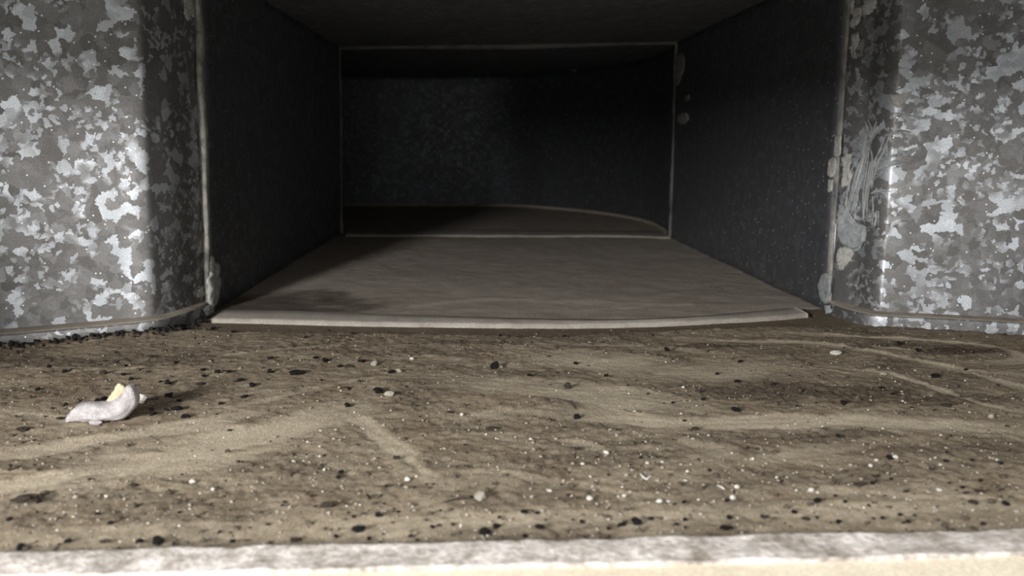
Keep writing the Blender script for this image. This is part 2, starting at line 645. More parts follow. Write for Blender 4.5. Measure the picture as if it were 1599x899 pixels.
xs = axis(DX0, DX1, -0.50, 0.60, 0.0015, 0.02)
ys = np.arange(YF - 0.012, SL[1] + 0.02, 0.0015)
ys = np.r_[ys, np.arange(ys[-1] + .01, 0.96, 0.01)]
X, Y = np.meshgrid(xs, ys, indexing='ij')

# pale swept tracks (pixel polylines carried onto the floor once; widths in metres)
TR = [
    # (points, width m, strength)
    ([(100, 752), (170, 732), (240, 716), (310, 700), (380, 683), (450, 662), (530, 636)], .042, 1.0),
    ([(-60, 768), (40, 752), (120, 738), (220, 722)], .016, .8),
    ([(210, 738), (300, 722), (380, 704), (450, 680)], .022, .8),
    ([(-60, 716), (40, 702), (120, 686), (210, 674), (300, 660), (400, 640)], .020, .9),
    ([(-40, 655), (60, 646), (150, 668)], .010, .4),
    ([(330, 640), (420, 622), (520, 600), (640, 585)], .012, .5),
    ([(530, 636), (575, 665), (620, 700), (660, 735), (700, 755)], .012, .85),
    ([(860, 640), (930, 648), (1010, 654), (1100, 658), (1200, 658), (1300, 658), (1400, 660), (1500, 665), (1640, 672)], .022, 1.0),
    ([(700, 590), (800, 600), (900, 612), (1000, 625), (1080, 640)], .040, .8),
    ([(840, 545), (930, 560), (1020, 575), (1120, 578), (1220, 572)], .050, .9),
    ([(820, 530), (900, 536), (1000, 540), (1080, 545), (1160, 556)], .010, .6),
    ([(1060, 528), (1160, 530), (1260, 534), (1350, 546), (1440, 562), (1520, 578), (1640, 588)], .014, 1.0),
    ([(1200, 518), (1300, 522), (1400, 527), (1500, 534), (1560, 542), (1592, 556), (1570, 566), (1500, 564)], .010, 1.0),
    ([(1340, 538), (1420, 547), (1490, 553)], .005, .6),
    ([(1300, 572), (1370, 580), (1430, 594), (1480, 612), (1540, 632), (1600, 642)], .012, 1.0),
    ([(1440, 566), (1520, 582), (1570, 596), (1640, 612)], .012, .9),
    ([(1190, 560), (1270, 572), (1350, 586)], .007, .5),
    ([(890, 686), (915, 692), (940, 702)], .009, .8),
    ([(1040, 684), (1080, 690), (1120, 700), (1090, 712)], .016, .7),
    ([(1200, 712), (1260, 706), (1330, 698)], .014, .6),
    ([(690, 735), (780, 738), (880, 752), (960, 768), (1040, 780)], .009, .5),
    ([(400, 815), (560, 825), (760, 815), (960, 812), (1160, 800), (1400, 795), (1640, 790)], .018, .45),
    ([(-40, 835), (120, 830), (300, 825), (420, 820)], .012, .35),
    ([(100, 590), (200, 575), (300, 562), (420, 548), (560, 540)], .008, .5),
    ([(-40, 605), (60, 590), (160, 574), (260, 556)], .008, .45),
    ([(1250, 768), (1350, 766), (1450, 778), (1600, 775)], .008, .45),
    ([(480, 690), (520, 720), (600, 760)], .008, .25),
    ([(560, 560), (660, 558), (760, 566), (840, 575)], .014, .45),
    ([(720, 650), (800, 640), (880, 650)], .014, .4),
]
# dark, coarse dirt patches (centre px, half sizes m, strength)
DK = [((1230, 612), .10, .022, .55), ((1400, 625), .09, .016, .5), ((1120, 700), .05, .012, .3), ((1500, 548), .045, .010, .75), ((1400, 540), .08, .008, .5),
      ((1100, 538), .12, .007, .55), ((150, 565), .14, .020, .5), ((60, 610), .07, .012, .35), ((250, 620), .06, .02, .35), ((80, 722), .06, .009, .35),
      ((180, 700), .05, .006, .45), ((1000, 690), .07, .010, .4), ((880, 715), .07, .012, .3), ((1300, 740), .09, .016, .3), ((1480, 700), .08, .014, .4),
      ((620, 550), .09, .012, .35), ((420, 720), .05, .012, .3), ((1530, 620), .05, .012, .4), ((700, 660), .05, .012, .25), ((900, 780), .07, .008, .3),
      ((240, 780), .08, .010, .2), ((1330, 680), .05, .008, .5), ((1090, 600), .06, .01, .3), ((760, 535), .10, .006, .4), ((460, 760), .08, .02, .2)]
sh = X.shape
xf, yf = X.ravel(), Y.ravel()
warp = (fbm(xf * 22, yf * 30, 40, 4) - 0.5)
streak = np.zeros_like(xf)
ridge = np.zeros_like(xf)
comb = np.zeros_like(xf)
for k, (pts, wd, stg) in enumerate(TR):
    pl = resample([P(a, b)[:2] for a, b in pts], 26)
    dist = np.full_like(xf, 9.0)
    sgn = np.zeros_like(xf)
    al = np.zeros_like(xf)
    lo, hi = pl.min(0) - 2.5 * wd, pl.max(0) + 2.5 * wd
    sel = np.where((xf > lo[0]) & (xf < hi[0]) & (yf > lo[1]) & (yf < hi[1]))[0]
    if not len(sel):
        continue
    q = np.stack([xf[sel], yf[sel]], 1)
    dmin = np.full(len(sel), 9.0)
    for i in range(len(pl) - 1):
        a, b = pl[i], pl[i + 1]
        ab = b - a
        t = np.clip(((q - a) @ ab) / (ab @ ab), 0, 1)
        r = q - (a + t[:, None] * ab)
        dd = np.hypot(r[:, 0], r[:, 1])
        m = dd < dmin
        dmin[m] = dd[m]
        s_ = np.sign(ab[0] * r[:, 1] - ab[1] * r[:, 0])
        sgn[sel[m]] = (s_ * dd)[m]
        al[sel[m]] = (i + t[m]) / (len(pl) - 1)
    dw = dmin + warp[sel] * (wd * 0.8 + .006)
    ends = sstep(0, .22, al[sel]) * sstep(0, .22, 1 - al[sel])
    mk = (1 - sstep(wd * .25, wd * .80, dw)) * stg * (0.35 + .65 * ends)
    streak[sel] = np.maximum(streak[sel], mk)
    ridge[sel] += stg * np.exp(-((dw - wd * .62) / (wd * .13)) ** 2) * ends
    comb[sel] += mk * (vnoise(sgn[sel] / .0022 + 50, al[sel] * 3 + k * 7.7, 60) - .5)
dark = np.zeros_like(xf)
for (c, hx, hy, stg) in DK:
    p = P(*c)
    r = np.hypot((xf - p[0]) / hx, (yf - p[1]) / hy) + (fbm(xf * 30, yf * 50, 70, 4) - .5) * 1.6
    dark = np.maximum(dark, min(1, stg * 1.5) * (1 - sstep(.55, 1.15, r)))
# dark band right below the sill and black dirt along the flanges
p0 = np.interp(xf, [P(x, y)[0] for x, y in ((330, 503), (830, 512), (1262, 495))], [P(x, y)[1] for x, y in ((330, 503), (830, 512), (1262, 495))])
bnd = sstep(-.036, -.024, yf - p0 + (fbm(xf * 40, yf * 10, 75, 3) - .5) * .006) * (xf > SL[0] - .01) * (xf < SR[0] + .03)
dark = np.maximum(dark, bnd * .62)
fly = np.interp(xf, FL[:, 0], FL[:, 1], right=9)
fry = np.interp(xf, FR[:, 0], FR[:, 1], left=9)
dl = np.where(xf < SL[0], fly - yf, 1)
dr = np.where(xf > SR[0], fry - yf, 1)
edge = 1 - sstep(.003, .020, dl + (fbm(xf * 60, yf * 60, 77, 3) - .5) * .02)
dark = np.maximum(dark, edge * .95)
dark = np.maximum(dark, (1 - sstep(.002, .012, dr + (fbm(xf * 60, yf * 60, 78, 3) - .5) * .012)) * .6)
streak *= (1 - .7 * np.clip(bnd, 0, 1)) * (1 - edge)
# mottling outside the tracks: broken, coarse layer of dirt
mott = fbm(xf * 24, yf * 40, 80, 5, .6)
patch = sstep(.52, .66, mott) * (1 - streak)
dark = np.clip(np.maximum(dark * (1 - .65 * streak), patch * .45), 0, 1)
fine = fbm(xf * 290, yf * 290, 90, 2, .6) - .5
med = fbm(xf * 90, yf * 110, 95, 4, .6) - .5
big = fbm(xf * 8, yf * 14, 99, 3) - .5
rough = (1 - streak) * (.45 + .8 * dark)
Z = big * .004 + med * .0024 * (.20 + rough) + fine * .0026 * (.18 + rough) + ridge * .0003 - streak * .0010 + comb * .0004
Z += edge * .0035 * (fbm(xf * 120, yf * 120, 97, 3) + .2)
front = 1 - sstep(0, .02, yf - YF)
Z = Z * (1 - .75 * bnd) * (1 - .6 * front) - bnd * .0015
Z -= .0005
Z = np.where((yf > p0 + .008) & (xf > SL[0] + .003) & (xf < SR[0] - .02), -.012, Z)
ZG = Z.reshape(sh)
V = np.stack([xf, yf, Z], 1)
me = gmesh('floor', V, *sh)
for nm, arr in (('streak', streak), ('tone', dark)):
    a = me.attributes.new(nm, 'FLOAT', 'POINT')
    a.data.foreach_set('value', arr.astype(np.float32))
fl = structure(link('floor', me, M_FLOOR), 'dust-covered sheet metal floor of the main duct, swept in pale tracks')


def ground(x, y):
    i = np.clip(np.searchsorted(xs, x), 1, len(xs) - 1)
    j = np.clip(np.searchsorted(ys, y), 1, len(ys) - 1)
    return float(ZG[i - 1:i + 1, j - 1:j + 1].mean())


# branch and elbow floor
bx = np.arange(BL[0] - .63, BR[0] + .12, .005)
by = np.arange(0.78, e0[1] + .1, .005)
BX, BY = np.meshgrid(bx, by, indexing='ij')
q, r = BX.ravel(), BY.ravel()
wv = np.zeros_like(q)
stB = np.zeros_like(q)
for pts, wd, stg in (([(640, 476), (760, 464), (860, 468), (960, 472), (1080, 474)], .020, .9), ([(700, 482), (860, 482), (1000, 480)], .014, .5)):
    pl = resample([P(a, b)[:2] for a, b in pts], 20)
    yy = np.interp(q, pl[:, 0], pl[:, 1], left=9, right=9)
    stB = np.maximum(stB, stg * np.exp(-((r - yy) / (wd * .5)) ** 2))
Zb = (fbm(q * 12, r * 12, 120, 3) - .5) * .003 + (fbm(q * 70, r * 90, 123, 3) - .5) * .0018 - .0012 + stB * .0003
bk = np.array([P(a, b, .005)[:2] for a, b in ((352, 483.5), (440, 484), (560, 488), (700, 492.5), (830, 496.5), (930, 498), (1030, 496), (1130, 489.5), (1240, 479.5))])
Zb = np.where(r < np.interp(q, bk[:, 0], bk[:, 1]) - .006, -.012, Zb)
Zb = Zb - .0035 * (1 - sstep(.0, .03, r - np.interp(q, bk[:, 0], bk[:, 1])))
me = gmesh('floor_branch', np.stack([q, r, Zb], 1), *BX.shape)
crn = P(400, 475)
dkB = .9 * (1 - sstep(.4, 1.2, np.hypot((q - crn[0]) / .13, (r - crn[1]) / .09) + (fbm(q * 30, r * 30, 130, 3) - .5)))  # dark left corner: dirt and shadow painted together into the tone
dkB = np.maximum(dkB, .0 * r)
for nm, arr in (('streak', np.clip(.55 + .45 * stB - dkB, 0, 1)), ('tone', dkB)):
    a = me.attributes.new(nm, 'FLOAT', 'POINT')
    a.data.foreach_set('value', arr.astype(np.float32))
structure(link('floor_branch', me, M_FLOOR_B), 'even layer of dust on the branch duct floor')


# access opening: rough pale ledge and the cream edge in front of it
def ledge(name, y0, y1, z0, z1, mat, label, seed, amp):
    n = 420
    x = np.linspace(XL - .05, XR + .05, n)
    skew = np.interp(x, [P(0, 865, .006)[0], P(1599, 826, .006)[0]], [P(0, 862, .006)[1] - YF, P(1599, 827, .006)[1] - YF])
    ts = [0, 0, .06, .2, .4, .6, .8, .94, 1, 1]
    rows = len(ts)
    V = []
    for i in range(n):
        for j in range(rows):
            t = ts[j]
            yy = y0 + (y1 - y0) * t + skew[i]
            nz = amp * (fbm(np.array([x[i] * 55]), np.array([yy * 90.]), seed, 4)[0] - .5) * 2
            ny = amp * .8 * (fbm(np.array([x[i] * 35]), np.array([t + seed]), seed + 3, 3)[0] - .5) * 2
            zz = z0 + (z1 - z0) * t + nz
            if j in (0, rows - 1):
                zz = -.03 if j == 0 else -.004
            V.append((x[i], yy + ny, zz))
    o = link(name, mesh(name, V, grid_faces(n, rows)), mat)
    return structure(o, label)


yc = P(800, 884, .008)[1]
ledge('trim_9', yc, YF, .0082, .0065, M_FRONT, 'rough pale grey-white ledge of the access opening', 150, .0011)
ledge('trim_10', yc - .09, yc + .006, .0070, .0064, M_CREAM, 'smooth cream front edge of the access opening', 160, .0006)


# ------------------------------------------------------------------ sealant on the seams
def hit(plan, px, py, lean=0.0):
    d = ray(px, py)
    best = None
    zz = H
    for it in range(3):
        best = None
        for i in range(len(plan) - 1):
            a = plan[i] + [lean * zz, 0]
            b = plan[i + 1] + [lean * zz, 0]
            e = b - a
            den = d[0] * e[1] - d[1] * e[0]
            if abs(den) < 1e-12:
                continue
            t = (a[0] * e[1] - a[1] * e[0]) / den
            s = (a[0] * d[1] - a[1] * d[0]) / den
            if t > 0 and -1e-6 <= s <= 1 + 1e-6 and (best is None or t < best[0]):
                nrm = np.array([e[1], -e[0]]) / np.linalg.norm(e)
                best = (t, nrm)
        if best is None:
            return None
        zz = H + d[2] * best[0]
    p = CAM + d * best[0]
    return p, np.array([best[1][0], best[1][1], 0.0])


def extend(plan, k=0.03):
    a = plan[0] + (plan[0] - plan[1]) / np.linalg.norm(plan[0] - plan[1]) * k
    b = plan[-1] + (plan[-1] - plan[-2]) / np.linalg.norm(plan[-1] - plan[-2]) * k
    return np.vstack([a, plan, b])


def blob(parent, plan, poly, mat, lean=0.0, thick=0.0010, name='sealant_smear', jag=1.0, label=None, lift=0.0):
    """a dried patch of sealant: outline on the wall, domed, with its own thickness"""
    pl = extend(plan)
    pts = np.array(poly, float)
    c = pts.mean(0)
    per = resample(np.vstack([pts, pts[:1]]), 40, len(pts) > 4)[:-1]
    rs = np.random.RandomState(int(pts.sum()) % 9999)
    per = per + rs.randn(*per.shape) * jag
    rings = [(1.0, -0.3), (1.0, .35), (.82, .9), (.45, 1.0)]
    V = []
    for k, (sc, hh) in enumerate(rings):
        for p in per:
            r = hit(pl, *(c + (p - c) * sc), lean)
            if r is None:
                return None
            V.append(r[0] + r[1] * (thick * hh * (1 + .3 * rs.randn() * (k > 1)) + lift))
    r = hit(pl, *c, lean)
    V.append(r[0] + r[1] * (thick + lift))
    n = len(per)
    F = []
    for k in range(3):
        for i in range(n):
            j = (i + 1) % n
            F.append((k * n + i, k * n + j, (k + 1) * n + j, (k + 1) * n + i))
    for i in range(n):
        F.append((3 * n + i, 3 * n + (i + 1) % n, 4 * n))
    o = link(name, mesh(name, V, F), mat, parent)
    if label:
        o['label'] = label
    return o


def stroke(parent, plan, pts, wpx, mat, lean=0.0, thick=0.0004, label=None):
    c = resample(pts, 24)
    t = np.gradient(c, axis=0)
    t /= np.linalg.norm(t, axis=1)[:, None]
    nrm = np.stack([-t[:, 1], t[:, 0]], 1)
    prof = np.sin(np.linspace(0.12, math.pi - 0.08, 24)) ** .6 * wpx / 2
    rs = np.random.RandomState(int(c.sum()) % 9999)
    prof = prof * (1 + .25 * rs.randn(24))
    poly_l = c + nrm * prof[:, None]
    poly_r = c - nrm * prof[:, None]
    pl = extend(plan)
    V = []
    for i in range(24):
        for q, hh in ((poly_l[i], -.3), (poly_l[i] * .8 + poly_r[i] * .2, .8), (poly_l[i] * .2 + poly_r[i] * .8, .8), (poly_r[i], -.3)):
            r = hit(pl, *q, lean)
            if r is None:
                return None
            V.append(r[0] + r[1] * thick * hh)
    o = link('sealant_smear', mesh('sealant_smear', V, grid_faces(24, 4)), mat, parent)
    if label:
        o['label'] = label
    return o


# left front seam
blob(s_l, WL, [(287, 0), (304, -4), (306, 20), (303, 28), (300, 21), (294, 32), (288, 24)], M_SEAL, LEAN_L, label='torn flap of grey sealant left of the seam, at the top')
blob(s_l, IL, [(326, 400), (333, 398), (332, 408), (340, 410), (339, 430), (343, 434), (341, 460), (336, 478), (330, 486), (326, 470), (325, 430)], M_SEAL, LEAN_L, .003, jag=.6, label='thick torn patch of sealant low on the seam')
blob(s_l, WL, [(307, 455), (318, 446), (320, 461), (312, 464), (308, 463)], M_SEAL, LEAN_L, jag=.5)
blob(s_l, WL, [(309, 481), (322, 473), (325, 492), (313, 497)], M_SEAL, LEAN_L, .0025, jag=.6, lift=.006)
# right front seam
for poly in ([(1323, -5), (1333, -5), (1333, 22), (1326, 20)], [(1332, 14), (1345, 12), (1344, 28), (1338, 40), (1329, 44), (1326, 36), (1332, 28)],
             [(1349, 0), (1369, -4), (1366, 14), (1352, 24), (1346, 20)], [(1330, 52), (1342, 50), (1342, 68), (1335, 78), (1339, 92), (1331, 92), (1327, 78)],
             [(1334, 105), (1340, 104), (1346, 122), (1340, 126)]):
    blob(s_r, WR, poly, M_SEAL, jag=.8)
for poly in ([(1304, 212), (1314, 210), (1313, 242), (1302, 246)], [(1295, 248), (1304, 246), (1306, 262), (1301, 276), (1293, 274), (1293, 260)], [(1294, 280), (1301, 280), (1299, 298), (1293, 300)]):
    blob(s_r, IR, poly, M_SEAL, jag=.4)
blob(s_r, IR, [(1281, 432), (1289, 426), (1296, 436), (1296, 456), (1290, 474), (1282, 470), (1279, 456), (1276, 446)], M_SEAL2, jag=.6)
blob(s_r, WR, [(1310, 318), (1318, 322), (1326, 338), (1338, 350), (1350, 352), (1351, 372), (1340, 386), (1322, 386), (1308, 372), (1306, 345)], M_SEAL2, thick=.0022, jag=.8, label='broad grey pad of sealant spread beside the seam')
blob(s_r, WR, [(1308, 388), (1322, 384), (1332, 396), (1326, 408), (1318, 418), (1310, 420), (1306, 404)], M_SEAL, jag=.9)
blob(s_r, WR, [(1314, 244), (1326, 238), (1330, 246), (1326, 262), (1330, 274), (1322, 290), (1314, 292), (1316, 270)], M_SEAL, jag=.9)
blob(s_r, WR, [(1388, 150), (1408, 146), (1424, 142), (1414, 158), (1406, 168), (1396, 164)], M_SEAL, jag=.8, thick=.001)
blob(s_r, WR, [(1296, 476), (1305, 476), (1308, 486), (1299, 490)], M_SEAL2, jag=.4, lift=.008)
for pts, wp in (([(1322, 150), (1330, 164), (1344, 174), (1350, 186), (1348, 200), (1341, 208)], 5), ([(1344, 174), (1353, 186), (1358, 204), (1356, 222)], 6),
                ([(1356, 222), (1366, 206), (1372, 192)], 6), ([(1358, 200), (1354, 230), (1346, 262), (1336, 300), (1326, 334)], 9), ([(1354, 222), (1360, 250), (1352, 300), (1350, 340)], 6),
                ([(1388, 208), (1376, 236), (1364, 262), (1358, 290)], 6), ([(1346, 244), (1334, 268), (1326, 300), (1322, 330)], 8), ([(1376, 254), (1392, 244), (1412, 240), (1436, 232)], 8),
                ([(1374, 262), (1396, 254), (1420, 250)], 6), ([(1362, 302), (1374, 298), (1388, 300)], 6), ([(1312, 316), (1322, 330), (1334, 346), (1346, 356)], 5),
                ([(1362, 306), (1363, 322), (1363, 340)], 3), ([(1342, 340), (1356, 342), (1368, 332), (1366, 352)], 6), ([(1330, 392), (1340, 388), (1346, 378)], 5),
                ([(1322, 176), (1318, 200), (1320, 222)], 4), ([(1340, 292), (1338, 310), (1334, 330)], 5), ([(1386, 226), (1380, 262), (1366, 280)], 4),
                ([(1384, 214), (1404, 204), (1424, 206)], 6), ([(1396, 176), (1420, 180), (1448, 186)], 5), ([(1436, 186), (1446, 182), (1456, 184)], 6)):
    if wp < 6:
        stroke(s_r, WR, pts, wp * .8, M_SEAL2)
        continue
    # a brush drag leaves a few fine bristle lines side by side
    for q in range(4):
        jit = np.array(pts, float) + np.random.RandomState(q + int(pts[0][0])).randn(len(pts), 2) * [1.3, 1.5] + [(q - 1.5) * wp * .38, 0]
        k0 = q % 2 if len(pts) > 3 else 0
        stroke(s_r, WR, jit[k0:], wp * (.34 if q % 2 else .5), M_SEAL if q == 1 else M_SEAL2)
# second joint
blob(s_bl, IL, [(516, 78), (523, 74), (531, 84), (534, 110), (537, 134), (534, 150), (527, 138), (522, 104)], M_SEAL, LEAN_L, jag=.5, thick=.003)
blob(s_br, IR, [(1057, 84), (1066, 82), (1069, 100), (1064, 122), (1057, 134), (1055, 118)], M_SEAM2, jag=.4, thick=.003)
blob(s_br, IR, [(1062, 178), (1070, 176), (1075, 184), (1070, 193), (1061, 192), (1058, 186)], M_SEAM2, jag=.4, thick=.003)
blob(s_br, IR, [(1070, 150), (1076, 147), (1076, 155), (1071, 158)], M_SEAM2, jag=.3, thick=.003)
blob(s_br, IR, [(1045, 300), (1052, 298), (1054, 320), (1050, 345), (1055, 372), (1048, 372), (1042, 356), (1043, 330)], M_SEAM2, jag=.6, thick=.003)
blob(eb, EO, [(862, 101), (880, 96), (893, 93), (914, 92), (912, 101), (903, 106), (895, 112), (880, 105)], M_SEAL, jag=.5, thick=.003, label='faint smear high on the elbow wall')

# ------------------------------------------------------------------ crumbs
def icosphere(sub):
    t = (1 + 5 ** .5) / 2
    v = [(-1, t, 0), (1, t, 0), (-1, -t, 0), (1, -t, 0), (0, -1, t), (0, 1, t), (0, -1, -t), (0, 1, -t), (t, 0, -1), (t, 0, 1), (-t, 0, -1), (-t, 0, 1)]
    v = [np.array(p) / np.linalg.norm(p) for p in v]
    f = [(0, 11, 5), (0, 5, 1), (0, 1, 7), (0, 7, 10), (0, 10, 11), (1, 5, 9), (5, 11, 4), (11, 10, 2), (10, 7, 6), (7, 1, 8), (3, 9, 4), (3, 4, 2), (3, 2, 6), (3, 6, 8), (3, 8, 9), (4, 9, 5), (2, 4, 11), (6, 2, 10), (8, 6, 7), (9, 8, 1)]
    for _ in range(sub):
        c = {}
        nf = []

        def mid(a, b):
            k = (min(a, b), max(a, b))
            if k not in c:
                p = v[a] + v[b]
                v.append(p / np.linalg.norm(p))
                c[k] = len(v) - 1
            return c[k]
        for a, b, d in f:
            x, y, z = mid(a, b), mid(b, d), mid(d, a)
            nf += [(a, x, z), (b, y, x), (d, z, y), (x, y, z)]
        f = nf
    return np.array(v), f


ICO3 = icosphere(3)
ICO2 = icosphere(2)
ICO0 = icosphere(0)


def lump(name, seed, mat, amp=.45, ico=ICO2, faceted=False):
    v, f = ico
    rs = np.random.RandomState(seed)
    k = rs.randn(7, 3) * 1.7
    ph = rs.rand(7) * 6.28
    d = np.sin(v @ k.T + ph).sum(1) / 7
    k2 = rs.randn(6, 3) * 5
    d2 = np.sin(v @ k2.T + rs.rand(6) * 6.28).sum(1) / 6
    p = v * (1 + amp * d + amp * .55 * d2)[:, None]
    if faceted:
        for _ in range(5):
            n = rs.randn(3)
            n /= np.linalg.norm(n)
            h = p @ n
            lim = .62 + .2 * rs.rand()
            p -= n * np.maximum(h - lim, 0)[:, None]
    p -= (p.max(0) + p.min(0)) / 2
    p /= (p[:, 0].max() - p[:, 0].min())
    me = mesh(name, p, f, smooth=not faceted)
    me.materials.append(mat)
    return me


LB = [lump('black_crumb', 10 + i, M_BLACK, .95, ICO3) for i in range(6)]
LN = [lump('brown_clod', 30 + i, M_BROWN, .9, ICO3) for i in range(5)]
LW = [lump('white_chip', 50 + i, M_WHITE, .35, faceted=True) for i in range(5)]
LG = [lump('beige_chip', 70 + i, M_BEIGE, .45, faceted=True) for i in range(3)]

# anchors: kind, px, py, width px, height ratio, label, short name used by neighbours
# kinds: b black, n brown, w white, g beige
ANCH = [
    ('n', 33, 790, 50, .34, 'flat tan-brown clod with dark rim at the far front left', 'the big flat clod'),
    ('b', 244, 850, 20, .55, 'half-round black clump touching the pale front ledge', 'the half-round clump on the front ledge'),
    ('b', 559, 833, 24, .55, 'fattest black clump, rounded, just behind the pale front ledge', 'the fattest black clump'),
    ('b', 757, 836, 21, .65, 'domed dark clump against the middle of the pale front ledge', 'the domed clump'),
    ('b', 995, 821, 18, .62, 'squarish black clump with a flat flake on its left', 'the squarish clump'),
    ('b', 1135, 829, 27, .22, 'long flat black sliver lying along the pale front ledge', 'the long black sliver'),
    ('b', 1278, 787, 15, .65, 'smudgy dark clump left of the front right corner of the dust', 'the smudgy dark clump'),
    ('g', 750, 783, 19, .85, 'notched cream-white chip at the end of a dark twig', 'the notched cream chip'),
    ('w', 1308, 555, 18, .40, 'bright white flake lying before the right galvanised panel', 'the bright white flake'),
    ('b', 902, 655, 12, .80, 'jet black cubic crumb alone on the pale middle track', 'the jet black cube'),
    ('n', 886, 608, 12, 1.2, 'upright brown crumb standing behind the jet black cube', 'the upright brown crumb'),
    ('g', 1549, 654, 9, 1.0, 'round beige pebble on the pale track at far right', 'the beige pebble'),
    ('b', 1150, 644, 16, .55, 'grey-black double crumb on the upper edge of the pale right track', 'the double crumb'),
    ('w', 636, 752, 9, .9, 'roundest white bead left of the dark twig', 'the round white bead'),
    ('b', 1463, 592, 18, .5, 'broad dark clod among the curved tracks on the right', 'the broad dark clod'),
    ('b', 772, 575, 13, 1.0, 'ragged dark crumb with beige bits beside it below the sill', 'the ragged crumb'),
    ('b', 461, 587, 26, .24, 'long flat dark flake lying left of centre', 'the long flat flake'),
    ('g', 607, 621, 17, .6, 'beige dirt lump on the rough centre of the dust', 'the beige lump'),
    ('b', 289, 655, 16, .5, 'egg-shaped black crumb right of the white mortar chunk', 'the egg-shaped crumb'),
    ('b', 275, 643, 18, .62, 'slanted black crumb behind the egg-shaped one', 'the slanted crumb'),
    ('b', 262, 621, 14, .8, 'tall black crumb right of the small pale chip', 'the tall black crumb'),
    ('n', 31, 676, 20, .42, 'flat dark brown clod left of the white mortar chunk', 'the flat brown clod at left'),
    ('n', 510, 794, 26, .45, 'ragged dark brown clod before the swept centre', 'the ragged brown clod'),
    ('b', 1319, 634, 12, .75, 'round grey-black crumb above the pale right track', 'the round crumb on the right'),
    ('b', 542, 610, 10, .7, 'oval black crumb, upper of a vertical pair near the centre', 'the upper oval crumb'),
    ('b', 542, 637, 10, .65, 'oval black crumb, lower of a vertical pair near the centre', 'the lower oval crumb'),
    ('b', 421, 583, 11, .7, 'round black crumb left of the long flat flake', 'the round crumb on the left'),
    ('w', 219, 630, 17, .95, 'small pale chip touching the right end of the mortar chunk', 'the small pale chip'),
    ('w', 1399, 718, 10, .65, 'oblong white chip beside a dark crumb on the right', 'the oblong white chip'),
    ('w', 1145, 782, 9, .9, 'round white chip with a black crumb on its left', 'the round white chip'),
    ('b', 532, 739, 10, .75, 'jet black crumb in front of the swept centre, left', 'the jet black crumb'),
]
